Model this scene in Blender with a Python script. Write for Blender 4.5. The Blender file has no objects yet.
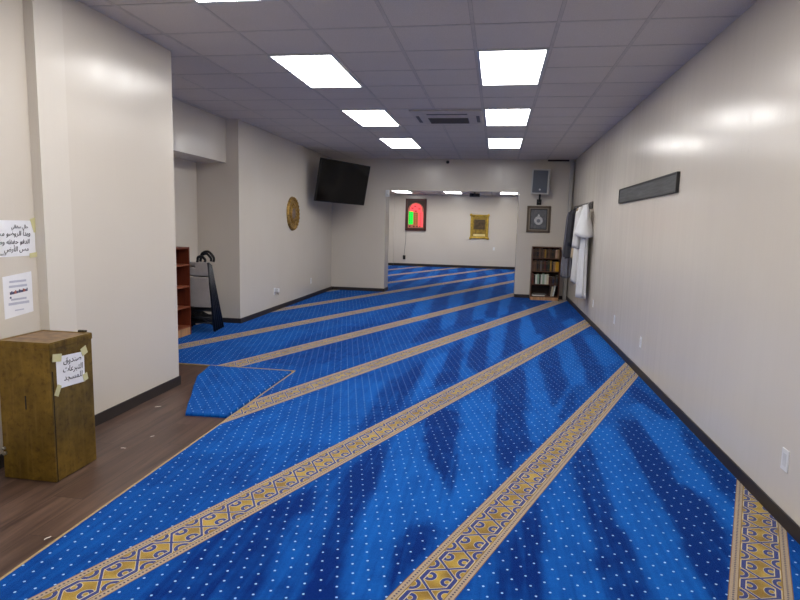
import bpy, bmesh, math, random
import numpy as np
from mathutils import Vector, Matrix
R = random.Random(7)
SC = bpy.context.scene
COL = SC.collection
HF = 1.5336; CZ = 2.9987          # eye height, ceiling height
T = 0.6096; GX0 = -0.2441; GY0 = 4.4955   # ceiling tile module and its origin
XR = 1.56
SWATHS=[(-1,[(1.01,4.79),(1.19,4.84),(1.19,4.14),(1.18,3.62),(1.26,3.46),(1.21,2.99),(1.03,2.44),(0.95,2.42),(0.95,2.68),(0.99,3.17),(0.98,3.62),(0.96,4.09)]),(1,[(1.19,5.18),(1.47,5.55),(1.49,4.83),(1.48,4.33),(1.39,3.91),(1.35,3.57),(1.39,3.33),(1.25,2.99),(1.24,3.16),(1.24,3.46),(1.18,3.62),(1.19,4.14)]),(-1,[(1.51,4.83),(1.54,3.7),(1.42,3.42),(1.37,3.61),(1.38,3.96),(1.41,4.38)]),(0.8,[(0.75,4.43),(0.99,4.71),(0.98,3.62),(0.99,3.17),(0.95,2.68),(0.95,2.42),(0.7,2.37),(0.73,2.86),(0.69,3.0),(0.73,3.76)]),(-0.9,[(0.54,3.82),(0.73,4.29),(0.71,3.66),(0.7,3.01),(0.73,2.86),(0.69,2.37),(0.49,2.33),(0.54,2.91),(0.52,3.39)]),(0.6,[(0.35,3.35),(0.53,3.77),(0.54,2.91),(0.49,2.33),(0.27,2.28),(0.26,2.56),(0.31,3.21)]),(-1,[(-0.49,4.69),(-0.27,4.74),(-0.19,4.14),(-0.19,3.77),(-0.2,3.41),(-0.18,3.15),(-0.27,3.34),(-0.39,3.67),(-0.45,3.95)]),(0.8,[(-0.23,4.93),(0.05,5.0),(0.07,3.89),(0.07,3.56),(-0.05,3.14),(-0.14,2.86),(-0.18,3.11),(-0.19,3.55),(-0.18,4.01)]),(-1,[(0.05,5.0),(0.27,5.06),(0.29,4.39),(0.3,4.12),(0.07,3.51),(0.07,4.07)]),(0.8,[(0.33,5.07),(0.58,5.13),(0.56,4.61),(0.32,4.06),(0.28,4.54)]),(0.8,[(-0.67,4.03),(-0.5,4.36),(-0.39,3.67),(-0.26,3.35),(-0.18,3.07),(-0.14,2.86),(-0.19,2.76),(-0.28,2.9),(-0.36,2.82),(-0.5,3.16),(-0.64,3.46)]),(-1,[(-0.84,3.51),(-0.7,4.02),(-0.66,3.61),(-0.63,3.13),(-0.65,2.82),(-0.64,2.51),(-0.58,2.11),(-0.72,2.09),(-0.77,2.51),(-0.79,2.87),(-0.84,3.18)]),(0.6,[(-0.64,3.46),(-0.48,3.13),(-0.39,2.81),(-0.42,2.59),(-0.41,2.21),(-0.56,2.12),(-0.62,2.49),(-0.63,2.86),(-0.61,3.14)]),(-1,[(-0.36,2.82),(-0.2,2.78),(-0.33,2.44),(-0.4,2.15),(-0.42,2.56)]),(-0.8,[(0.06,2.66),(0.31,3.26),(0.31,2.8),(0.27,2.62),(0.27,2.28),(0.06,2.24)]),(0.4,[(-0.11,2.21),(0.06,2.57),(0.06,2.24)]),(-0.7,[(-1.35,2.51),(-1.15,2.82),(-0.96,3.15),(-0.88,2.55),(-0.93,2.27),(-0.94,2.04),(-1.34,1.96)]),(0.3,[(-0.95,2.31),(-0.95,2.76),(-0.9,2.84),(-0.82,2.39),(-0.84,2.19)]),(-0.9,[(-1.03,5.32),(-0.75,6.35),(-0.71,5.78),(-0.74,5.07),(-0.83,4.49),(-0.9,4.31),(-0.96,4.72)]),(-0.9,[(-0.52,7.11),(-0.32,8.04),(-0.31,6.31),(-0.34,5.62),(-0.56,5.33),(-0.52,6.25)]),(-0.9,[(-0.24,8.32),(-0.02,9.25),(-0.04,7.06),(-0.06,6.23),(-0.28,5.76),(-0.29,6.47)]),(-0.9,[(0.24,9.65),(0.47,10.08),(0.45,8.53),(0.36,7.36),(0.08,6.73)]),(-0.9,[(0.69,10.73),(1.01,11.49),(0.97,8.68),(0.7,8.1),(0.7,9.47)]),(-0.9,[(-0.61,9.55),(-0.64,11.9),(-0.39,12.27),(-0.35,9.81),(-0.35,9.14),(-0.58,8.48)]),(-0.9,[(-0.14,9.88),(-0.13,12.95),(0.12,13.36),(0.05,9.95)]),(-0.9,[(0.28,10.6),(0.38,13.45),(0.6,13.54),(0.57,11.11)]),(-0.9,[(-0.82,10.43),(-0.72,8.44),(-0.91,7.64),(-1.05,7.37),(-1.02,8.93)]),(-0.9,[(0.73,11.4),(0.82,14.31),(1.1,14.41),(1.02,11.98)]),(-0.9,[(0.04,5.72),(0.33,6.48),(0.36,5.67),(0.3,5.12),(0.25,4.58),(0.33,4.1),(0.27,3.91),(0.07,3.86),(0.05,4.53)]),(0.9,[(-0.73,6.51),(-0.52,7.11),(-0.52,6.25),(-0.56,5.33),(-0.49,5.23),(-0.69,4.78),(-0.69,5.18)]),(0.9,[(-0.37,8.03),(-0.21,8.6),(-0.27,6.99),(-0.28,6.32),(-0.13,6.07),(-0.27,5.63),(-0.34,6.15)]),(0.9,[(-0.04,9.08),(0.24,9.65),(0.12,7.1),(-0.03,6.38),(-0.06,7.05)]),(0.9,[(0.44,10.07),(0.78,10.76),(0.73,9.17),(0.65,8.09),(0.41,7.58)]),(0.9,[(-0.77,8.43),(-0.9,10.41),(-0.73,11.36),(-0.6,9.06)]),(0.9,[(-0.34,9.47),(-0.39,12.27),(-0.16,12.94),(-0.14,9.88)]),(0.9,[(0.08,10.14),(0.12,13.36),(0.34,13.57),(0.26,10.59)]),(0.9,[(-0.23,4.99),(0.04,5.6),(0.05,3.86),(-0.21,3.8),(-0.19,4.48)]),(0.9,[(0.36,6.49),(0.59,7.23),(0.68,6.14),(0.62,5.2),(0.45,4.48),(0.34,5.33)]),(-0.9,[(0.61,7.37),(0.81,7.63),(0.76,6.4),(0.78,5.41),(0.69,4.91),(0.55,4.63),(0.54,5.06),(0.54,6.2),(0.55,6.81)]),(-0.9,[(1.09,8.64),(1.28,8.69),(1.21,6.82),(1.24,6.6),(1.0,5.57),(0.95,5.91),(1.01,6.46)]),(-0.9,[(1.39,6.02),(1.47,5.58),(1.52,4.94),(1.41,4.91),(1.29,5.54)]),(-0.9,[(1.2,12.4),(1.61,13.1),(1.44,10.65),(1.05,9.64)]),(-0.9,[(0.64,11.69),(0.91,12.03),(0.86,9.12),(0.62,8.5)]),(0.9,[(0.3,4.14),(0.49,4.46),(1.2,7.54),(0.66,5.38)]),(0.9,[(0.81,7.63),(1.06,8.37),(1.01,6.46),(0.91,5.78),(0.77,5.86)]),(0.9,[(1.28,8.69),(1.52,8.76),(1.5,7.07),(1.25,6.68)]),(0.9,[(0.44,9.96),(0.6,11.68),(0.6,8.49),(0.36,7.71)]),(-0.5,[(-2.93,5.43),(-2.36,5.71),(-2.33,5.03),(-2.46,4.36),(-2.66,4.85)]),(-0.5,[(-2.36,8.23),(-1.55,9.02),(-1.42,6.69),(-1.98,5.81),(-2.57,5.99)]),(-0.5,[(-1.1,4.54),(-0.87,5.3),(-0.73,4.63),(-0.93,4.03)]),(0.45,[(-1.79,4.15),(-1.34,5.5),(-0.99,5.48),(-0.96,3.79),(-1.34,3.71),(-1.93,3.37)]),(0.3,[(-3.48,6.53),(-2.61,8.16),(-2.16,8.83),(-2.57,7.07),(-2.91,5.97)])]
LIGHT = 14
EXPO = 0.02

# ------------------------------------------------------------------ helpers
def hexc(r, g, b):
    f = lambda c: (c/12.92 if c <= .04045 else ((c+.055)/1.055)**2.4)
    return (f(r/255), f(g/255), f(b/255), 1)

class NT:
    def __init__(s, name):
        s.m = bpy.data.materials.new(name); s.m.use_nodes = True
        s.t = s.m.node_tree; s.n = s.t.nodes; s.b = s.n['Principled BSDF']
    def link(s, a, b): s.t.links.new(a, b)
    def math(s, op, a, b=None, c=None):
        n = s.n.new('ShaderNodeMath'); n.operation = op
        for i, v in enumerate((a, b, c)):
            if v is None: continue
            if isinstance(v, (int, float)): n.inputs[i].default_value = v
            else: s.link(v, n.inputs[i])
        return n.outputs[0]
    def pos(s):
        c = s.n.new('ShaderNodeTexCoord'); x = s.n.new('ShaderNodeSeparateXYZ')
        s.link(c.outputs['Object'], x.inputs[0]); return c.outputs['Object'], x.outputs[0], x.outputs[1], x.outputs[2]
    def comb(s, x, y, z):
        n = s.n.new('ShaderNodeCombineXYZ')
        for i, v in enumerate((x, y, z)):
            if isinstance(v, (int, float)): n.inputs[i].default_value = v
            else: s.link(v, n.inputs[i])
        return n.outputs[0]
    def noise(s, vec, scale, detail=3, rough=.5):
        n = s.n.new('ShaderNodeTexNoise'); s.link(vec, n.inputs['Vector'])
        n.inputs['Scale'].default_value = scale; n.inputs['Detail'].default_value = detail; n.inputs['Roughness'].default_value = rough
        return n.outputs[0]
    def mapr(s, v, a, b, c=0., d=1.):
        n = s.n.new('ShaderNodeMapRange'); s.link(v, n.inputs[0])
        for i, q in enumerate((a, b, c, d)): n.inputs[i+1].default_value = q
        return n.outputs[0]
    def mix(s, f, a, b):
        n = s.n.new('ShaderNodeMix'); n.data_type = 'RGBA'
        if isinstance(f, (int, float)): n.inputs[0].default_value = f
        else: s.link(f, n.inputs[0])
        for i, v in ((6, a), (7, b)):
            if isinstance(v, tuple): n.inputs[i].default_value = v
            else: s.link(v, n.inputs[i])
        return n.outputs[2]
    def color(s, c):
        if isinstance(c, tuple): s.b.inputs['Base Color'].default_value = c
        else: s.link(c, s.b.inputs['Base Color'])
    def bump(s, h, st=.2, d=.01):
        n = s.n.new('ShaderNodeBump'); s.link(h, n.inputs['Height']); n.inputs['Strength'].default_value = st; n.inputs['Distance'].default_value = d
        s.link(n.outputs[0], s.b.inputs['Normal'])
    def set(s, **k):
        for a, v in k.items():
            s.b.inputs[a.replace('_', ' ')].default_value = v

MATS = {}
def mat(name, rgb, rough=.6, metal=0, var=.08, scale=12., bump=0, spec=.5, stretch=(1, 1, 1)):
    """plain procedural material: a base colour broken up by noise"""
    if name in MATS: return MATS[name]
    t = NT(name); p = t.pos()[0]
    if stretch != (1, 1, 1):
        mp = t.n.new('ShaderNodeMapping'); t.link(p, mp.inputs[0]); mp.inputs['Scale'].default_value = stretch; p = mp.outputs[0]
    n = t.noise(p, scale, 4)
    a = tuple(min(1, c*(1+var)) for c in hexc(*rgb)[:3])+(1,); b = tuple(c*(1-var) for c in hexc(*rgb)[:3])+(1,)
    t.color(t.mix(t.mapr(n, .3, .7), b, a)); t.set(Roughness=rough, Metallic=metal)
    t.b.inputs['Specular IOR Level'].default_value = spec
    if bump: t.bump(n, bump)
    MATS[name] = t.m; return t.m
def emit(name, rgb, s):
    if name in MATS: return MATS[name]
    t = NT(name); t.color(hexc(*rgb)); t.b.inputs['Emission Color'].default_value = hexc(*rgb); t.b.inputs['Emission Strength'].default_value = s
    MATS[name] = t.m; return t.m

class MB:
    """collects shapes, then links them as one mesh object"""
    def __init__(s): s.bm = bmesh.new(); s.mi = 0; s.M = Matrix()
    def _fin(s, vs, sm=False):
        for v in vs: v.co = s.M @ v.co
        for f in {f for v in vs for f in v.link_faces}:
            f.material_index = s.mi; f.smooth = sm
    def box(s, lo, hi, bev=0.0, seg=2, M=None):
        c = [(a+b)/2 for a, b in zip(lo, hi)]; d = [abs(b-a) for a, b in zip(lo, hi)]
        g = bmesh.ops.create_cube(s.bm, size=1); vs = g['verts']
        for v in vs: v.co = Vector((v.co.x*d[0]+c[0], v.co.y*d[1]+c[1], v.co.z*d[2]+c[2]))
        if bev:
            es = list({e for v in vs for e in v.link_edges})
            r = bmesh.ops.bevel(s.bm, geom=es, offset=bev, segments=seg, affect='EDGES', profile=.6)
            vs = list({v for f in r['faces'] for v in f.verts} | {v for v in vs if v.is_valid})
        if M is not None:
            for v in vs: v.co = M @ v.co
        s._fin(vs); return s
    def cyl(s, p, q, r, r2=None, n=16, caps=True):
        p, q = Vector(p), Vector(q); d = q-p
        g = bmesh.ops.create_cone(s.bm, cap_ends=caps, segments=n, radius1=r, radius2=r if r2 is None else r2, depth=d.length)
        rot = d.to_track_quat('Z', 'Y').to_matrix().to_4x4(); M = Matrix.Translation((p+q)/2) @ rot
        for v in g['verts']: v.co = M @ v.co
        s._fin(g['verts'], True)
        for v in g['verts']:
            for f in v.link_faces:
                if len(f.verts) > 4: f.smooth = False
        return s
    def sph(s, c, r, n=16, sc=(1, 1, 1)):
        g = bmesh.ops.create_uvsphere(s.bm, u_segments=n, v_segments=max(6, n//2), radius=r)
        for v in g['verts']: v.co = Vector((v.co.x*sc[0]+c[0], v.co.y*sc[1]+c[1], v.co.z*sc[2]+c[2]))
        s._fin(g['verts'], True); return s
    def tube(s, pts, r, n=8, closed=False):
        P = [Vector(p) for p in pts]; rings = []; N = len(P); vs = []
        up = None
        for i in range(N):
            a = P[(i-1) % N] if closed or i else P[0]; b = P[(i+1) % N] if closed or i < N-1 else P[-1]
            t = (b-a).normalized()
            if up is None: up = t.orthogonal().normalized()
            up = (up - t*up.dot(t)).normalized(); w = t.cross(up)
            ring = [s.bm.verts.new(P[i]+(up*math.cos(2*math.pi*k/n)+w*math.sin(2*math.pi*k/n))*r) for k in range(n)]
            rings.append(ring); vs += ring
        for i in range(N if closed else N-1):
            A, B = rings[i], rings[(i+1) % N]
            for k in range(n): s.bm.faces.new((A[k], A[(k+1) % n], B[(k+1) % n], B[k]))
        if not closed:
            s.bm.faces.new(rings[0][::-1]); s.bm.faces.new(rings[-1])
        s._fin(vs, True); return s
    def loft(s, rings, cap=True, sm=True):
        rr = [[s.bm.verts.new(p) for p in ring] for ring in rings]; n = len(rr[0])
        for A, B in zip(rr, rr[1:]):
            for k in range(n): s.bm.faces.new((A[k], A[(k+1) % n], B[(k+1) % n], B[k]))
        if cap: s.bm.faces.new(rr[0][::-1]); s.bm.faces.new(rr[-1])
        s._fin([v for r in rr for v in r], sm); return s
    def prism(s, poly, z0, z1):
        a = [s.bm.verts.new((x, y, z0)) for x, y in poly]; b = [s.bm.verts.new((x, y, z1)) for x, y in poly]; n = len(poly)
        s.bm.faces.new(a[::-1]); s.bm.faces.new(b)
        for k in range(n): s.bm.faces.new((a[k], a[(k+1) % n], b[(k+1) % n], b[k]))
        s._fin(a+b); return s
    def build(s, name, m, parent=None, origin=None):
        bmesh.ops.recalc_face_normals(s.bm, faces=s.bm.faces[:])
        me = bpy.data.meshes.new(name); s.bm.to_mesh(me); s.bm.free()
        for q in (m if isinstance(m, (list, tuple)) else [m]): me.materials.append(q)
        if origin is not None: me.transform(Matrix.Translation(-Vector(origin)))
        o = bpy.data.objects.new(name, me); COL.objects.link(o)
        if origin is not None: o.location = origin
        if parent is not None: o.parent = parent
        return o
def tag(o, label, cat, group=None):
    o['label'] = label; o['category'] = cat
    if group: o['group'] = group
    return o
def thing(name, loc, label, cat, group=None, rz=0):
    o = bpy.data.objects.new(name, None); COL.objects.link(o); o.location = loc; o.rotation_euler.z = rz; o.empty_display_size = .1
    return tag(o, label, cat, group)
def struct(o): o['kind'] = 'structure'; return o
def sbox(name, lo, hi, m, bev=0): return struct(MB().box(lo, hi, bev).build(name, m))
def copy_tree(o, parent=None, name=None):
    c = o.copy(); COL.objects.link(c); c.parent = parent
    for ch in list(o.children): copy_tree(ch, c)
    return c

# ------------------------------------------------------------------ materials
def wall_mat(nm='satin_wall_paint', ca=(208, 199, 186), cb=(212, 204, 192)):
    t = NT(nm); p, x, y, z = t.pos()
    big = t.noise(p, .8, 2); fine = t.noise(p, 60, 2)
    mp = t.n.new('ShaderNodeMapping'); t.link(p, mp.inputs[0]); mp.inputs['Scale'].default_value = (7, 7, .5)
    roll = t.noise(mp.outputs[0], 1.5, 2)
    t.color(t.mix(t.mapr(big, .3, .7), hexc(*ca), hexc(*cb)))
    rg = t.mapr(roll, .3, .7, .20, .27); t.link(rg, t.b.inputs['Roughness'])
    h = t.math('ADD', t.math('MULTIPLY', roll, .6), t.math('MULTIPLY', fine, .10)); t.bump(h, .25, .012)
    return t.m
WALL = wall_mat()
PIER = wall_mat('lighter_pier_wall', (213, 205, 193), (217, 210, 199))  # same wall material in a slightly lighter tone, for the pier
BASE = mat('dark_vinyl_baseboard', (42, 35, 34), .5, var=.1)

def carpet_mat(dark_side=0.0):
    t = NT('blue_prayer_carpet_pile'); p, x, y, z = t.pos()
    ca, sa = math.cos(math.radians(21.8)), math.sin(math.radians(21.8)); m = t.math
    u = m('SUBTRACT', m('MULTIPLY', x, ca), m('MULTIPLY', y, sa))
    v = m('ADD', m('MULTIPLY', x, sa), m('MULTIPLY', y, ca))
    w = m('SUBTRACT', m('FLOORED_MODULO', m('SUBTRACT', u, .031), 1.2), .12)     # -0.12..0.12 inside a band
    a = m('ABSOLUTE', w)
    ins = m('LESS_THAN', a, .12)
    # white dots between the bands, in staggered columns
    q = m('DIVIDE', m('SUBTRACT', w, .141), .0425); col = m('ROUND', q)
    du = m('MULTIPLY', m('SUBTRACT', q, col), .0425)
    sh = m('MULTIPLY', m('FLOORED_MODULO', col, 2.), .0575)
    dv = m('SUBTRACT', m('FLOORED_MODULO', m('ADD', v, sh), .115), .0575)
    dd = m('ADD', m('MULTIPLY', du, du), m('MULTIPLY', dv, dv))
    dot = m('LESS_THAN', dd, .0055**2)
    # blue pile with brushed swaths
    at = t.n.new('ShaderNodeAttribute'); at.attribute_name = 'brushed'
    mp = t.n.new('ShaderNodeMapping'); t.link(p, mp.inputs[0]); mp.inputs['Scale'].default_value = (3.2, .8, 1); mp.inputs['Rotation'].default_value = (0, 0, .25)
    n1 = t.noise(mp.outputs[0], 1.0, 4, .6); n2 = t.noise(p, 5, 4, .6); n3 = t.noise(p, 130, 2)
    mp2 = t.n.new('ShaderNodeMapping'); t.link(p, mp2.inputs[0]); mp2.inputs['Scale'].default_value = (34, 1.6, 1); mp2.inputs['Rotation'].default_value = (0, 0, .15)
    n4 = t.noise(mp2.outputs[0], 1.0, 3)
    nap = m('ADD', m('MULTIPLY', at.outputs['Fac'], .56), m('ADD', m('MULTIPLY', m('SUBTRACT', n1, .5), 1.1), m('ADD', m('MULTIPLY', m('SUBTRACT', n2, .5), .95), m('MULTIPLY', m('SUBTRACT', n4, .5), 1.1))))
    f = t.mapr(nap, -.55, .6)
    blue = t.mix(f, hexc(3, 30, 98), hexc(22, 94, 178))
    blue = t.mix(t.mapr(n3, .3, .7, 0, .25), blue, hexc(2, 28, 100))
    ground = t.mix(dot, blue, hexc(150, 190, 228))
    # gold band with interlaced hexagons
    Lp = .177
    bd = m('ABSOLUTE', m('SUBTRACT', m('FLOORED_MODULO', v, Lp), Lp/2))            # 0 at a crossing, Lp/2 between
    tgt = m('MINIMUM', m('MULTIPLY', bd, 1.25), .066)
    dm = m('MULTIPLY', m('ABSOLUTE', m('SUBTRACT', a, tgt)), .62)
    def ring(cu, cv, r):
        d1 = m('SUBTRACT', a, cu); d2 = m('SUBTRACT', bd, cv)
        d = m('SQRT', m('ADD', m('MULTIPLY', d1, d1), m('MULTIPLY', m('MULTIPLY', d2, d2), .75)))
        return m('ABSOLUTE', m('SUBTRACT', d, r))
    r1 = m('ADD', ring(.041, Lp/2, .020), m('MULTIPLY', m('GREATER_THAN', a, .052), 1.))     # inner hook, open outward
    r2 = m('ADD', ring(.079, 0., .026), m('MULTIPLY', m('GREATER_THAN', a, .078), 1.))       # outer hook round each crossing
    hk = m('MINIMUM', r1, r2)
    line = m('MAXIMUM', m('LESS_THAN', dm, .0058), m('LESS_THAN', hk, .0082))
    halo = m('MAXIMUM', m('LESS_THAN', dm, .0086), m('LESS_THAN', hk, .0106))
    gn = t.noise(p, 9, 3)
    gold = t.mix(t.mapr(gn, .35, .65), hexc(128, 98, 28), hexc(180, 150, 62))
    gold = t.mix(halo, gold, hexc(206, 194, 160)); gold = t.mix(line, gold, hexc(18, 48, 122))
    tan = hexc(168, 150, 128)
    sd = m('SUBTRACT', m('FLOORED_MODULO', v, .0177), .0088); se = m('SUBTRACT', a, .1)
    speck = m('LESS_THAN', m('ADD', m('MULTIPLY', sd, sd), m('MULTIPLY', se, se)), .0048**2)
    edge = t.mix(speck, tan, hexc(40, 45, 80))
    edge = t.mix(m('GREATER_THAN', a, .1165), edge, hexc(110, 82, 50))
    edge = t.mix(m('LESS_THAN', a, .0855), edge, hexc(116, 88, 48))
    band = t.mix(m('LESS_THAN', a, .082), edge, gold)
    band = t.mix(t.mapr(n3, .3, .7, 0, .2), band, hexc(90, 70, 50))
    c = t.mix(ins, ground, band)
    t.color(c); t.set(Roughness=.95); t.b.inputs['Specular IOR Level'].default_value = .05
    t.b.inputs['Sheen Weight'].default_value = .6; t.b.inputs['Sheen Roughness'].default_value = .4; t.link(t.mix(ins, hexc(60, 125, 215), hexc(190, 185, 180)), t.b.inputs['Sheen Tint'])
    t.bump(t.noise(p, 400, 2), .5, .006)
    return t.m
CARPET = carpet_mat()

def wood_mat():
    t = NT('dark_plank_floor'); p, x, y, z = t.pos(); m = t.math
    row = m('FLOOR', m('DIVIDE', m('ADD', x, 20.), .18))
    fx = m('SUBTRACT', m('FLOORED_MODULO', m('ADD', x, 20.), .18), .0)
    off = m('MULTIPLY', m('FLOORED_MODULO', m('MULTIPLY', row, 7.31), 1.), 1.22)
    yy = m('ADD', m('ADD', y, 20.), off)
    fy = m('FLOORED_MODULO', yy, 1.22); idy = m('FLOOR', m('DIVIDE', yy, 1.22))
    wn = t.n.new('ShaderNodeTexWhiteNoise'); t.link(t.comb(row, idy, 0.), wn.inputs['Vector'])
    gr = t.noise(t.comb(m('MULTIPLY', x, 14.), m('ADD', m('MULTIPLY', y, 1.1), m('MULTIPLY', wn.outputs['Value'], 30.)), row), 1.6, 6, .62)
    c = t.mix(t.mapr(gr, .3, .72), hexc(44, 30, 26), hexc(106, 82, 70))
    c = t.mix(t.mapr(wn.outputs['Value'], 0, 1, 0, .6), c, hexc(66, 46, 38))
    seam = m('MAXIMUM', m('LESS_THAN', fx, .0035), m('LESS_THAN', fy, .0035))
    c = t.mix(m('MULTIPLY', seam, .8), c, hexc(28, 20, 18))
    t.color(c); t.set(Roughness=.42); t.bump(gr, .15, .004); return t.m
WOOD = wood_mat()

def tile_mat():
    t = NT('speckled_ceiling_tile'); p, x, y, z = t.pos(); m = t.math
    n = t.noise(p, 160, 3, .7); big = t.noise(p, 1.2, 3)
    c = t.mix(t.mapr(n, .35, .65), hexc(212, 201, 188), hexc(228, 218, 206)); c = t.mix(t.mapr(big, .4, .75, 0, .35), c, hexc(202, 190, 180))
    fx = m('FLOORED_MODULO', m('ADD', m('SUBTRACT', x, GX0), T/2), T); ex = m('ABSOLUTE', m('SUBTRACT', fx, T/2))
    fy = m('FLOORED_MODULO', m('ADD', m('SUBTRACT', y, GY0), T/2), T); ey = m('ABSOLUTE', m('SUBTRACT', fy, T/2))
    e = m('LESS_THAN', m('MINIMUM', ex, ey), .0145)
    c = t.mix(e, c, hexc(178, 168, 157))
    t.color(c); t.set(Roughness=.9); t.bump(n, .3, .004); return t.m
TILE = tile_mat()
GRID = mat('ceiling_grid_metal', (204, 194, 182), .6)

# ------------------------------------------------------------------ the shell
sbox('floor', (-6.2, -4.2, -.12), (3.2, 22.3, 0), WOOD)
c1 = struct(MB().box((-6.2, -4.2, CZ), (1.9, 13.3, CZ+.1)).build('ceiling', TILE))
g = MB()
xs = [GX0+T*i for i in range(-8, 3)]; ys = [GY0+T*j for j in range(-14, 15)]
for X in xs:
    if X < XR: g.box((X-.011, -4, CZ-.003), (X+.011, 13.08, CZ+.002))
for Y in ys: g.box((-4.9, Y-.011, CZ-.0025), (XR, Y+.011, CZ+.002))
g.build('ceiling_grid', GRID, c1)
struct(MB().box((-6.2, 13.23, 2.70), (3.2, 22.3, 2.8)).build('ceiling_far', TILE))
sbox('wall_right', (XR, -4, 0), (XR+.2, 13.3, CZ), WALL)
sbox('wall_rear', (-6.2, -4.2, 0), (1.9, -4, CZ), WALL)
# left wall: recessed stretch by the box, shallow pier, then the long smooth face that ends at the alcove
sbox('wall_left_recess', (-6.0, -4, 0), (-2.94, 3.35, CZ), WALL)
sbox('wall_left', (-6.0, 3.60, 0), (-2.885, 4.93, CZ), WALL)
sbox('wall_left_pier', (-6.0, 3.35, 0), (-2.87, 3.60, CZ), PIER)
sbox('wall_left_alcove', (-6.0, 4.93, 0), (-4.42, 8.17, CZ), WALL)
sbox('wall_left_header', (-4.42, 4.93, 2.38), (-3.95, 8.17, CZ), WALL)
sbox('wall_left_far', (-6.0, 8.17, 0), (-3.76, 13.08, CZ), WALL)
sbox('wall_divider_left', (-6.0, 13.08, 0), (-2.51, 13.55, CZ), WALL)
sbox('wall_divider_right', (.43, 13.08, 0), (3.2, 13.5, CZ), WALL)
sbox('wall_divider_header', (-2.51, 13.08, 2.31), (.43, 13.24, CZ), WALL)
sbox('wall_back', (-6.2, 21.95, 0), (3.2, 22.2, 2.8), WALL)
sbox('wall_back_pier', (-4.6, 21.87, 0), (-3.86, 21.95, 2.7), WALL)
sbox('wall_far_left', (-6.2, 13.55, 0), (-5.0, 21.95, 2.8), WALL)
sbox('wall_far_right', (3.0, 13.5, 0), (3.2, 21.95, 2.8), WALL)
bh = .085
for nm, lo, hi in [
    ('baseboard_right', (XR-.012, -4, 0), (XR, 13.08, bh)),
    ('baseboard_left', (-2.885, 3.60, 0), (-2.873, 4.942, bh)),
    ('baseboard_left_pier', (-2.87, 3.338, 0), (-2.858, 3.60, bh)),
    ('baseboard_left_recess', (-2.94, -4, 0), (-2.928, 3.338, bh)),
    ('baseboard_left_end', (-4.4, 4.93, 0), (-2.885, 4.942, bh)),
    ('baseboard_alcove', (-4.42, 8.158, 0), (-3.748, 8.17, bh)),
    ('baseboard_alcove_back', (-4.42, 4.95, 0), (-4.408, 8.158, bh)),
    ('baseboard_left_far', (-3.76, 8.17, 0), (-3.748, 13.068, bh)),
    ('baseboard_divider_left', (-3.748, 13.068, 0), (-2.498, 13.08, bh)),
    ('baseboard_divider_side', (-2.51, 13.08, 0), (-2.498, 13.55, bh)),
    ('baseboard_divider_right', (.43, 13.068, 0), (XR-.012, 13.08, bh)),
    ('baseboard_back', (-3.86, 21.938, 0), (3.0, 21.95, bh+.02)),
    ('baseboard_back_pier', (-4.6, 21.858, 0), (-3.85, 21.87, bh+.02))]:
    sbox(nm, lo, hi, BASE, .002)
sbox('trim_ceiling', (1.0, 13.045, CZ-.035), (1.44, 13.08, CZ-.002), mat('dark_brown_trim', (52, 38, 36), .6))
# boxed pipe in the far right corner
sbox('trim_corner_pipe', (1.465, 12.97, 0.0), (1.535, 13.066, CZ-.004), mat('white_conduit', (176, 172, 166), .5), .012)

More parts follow.
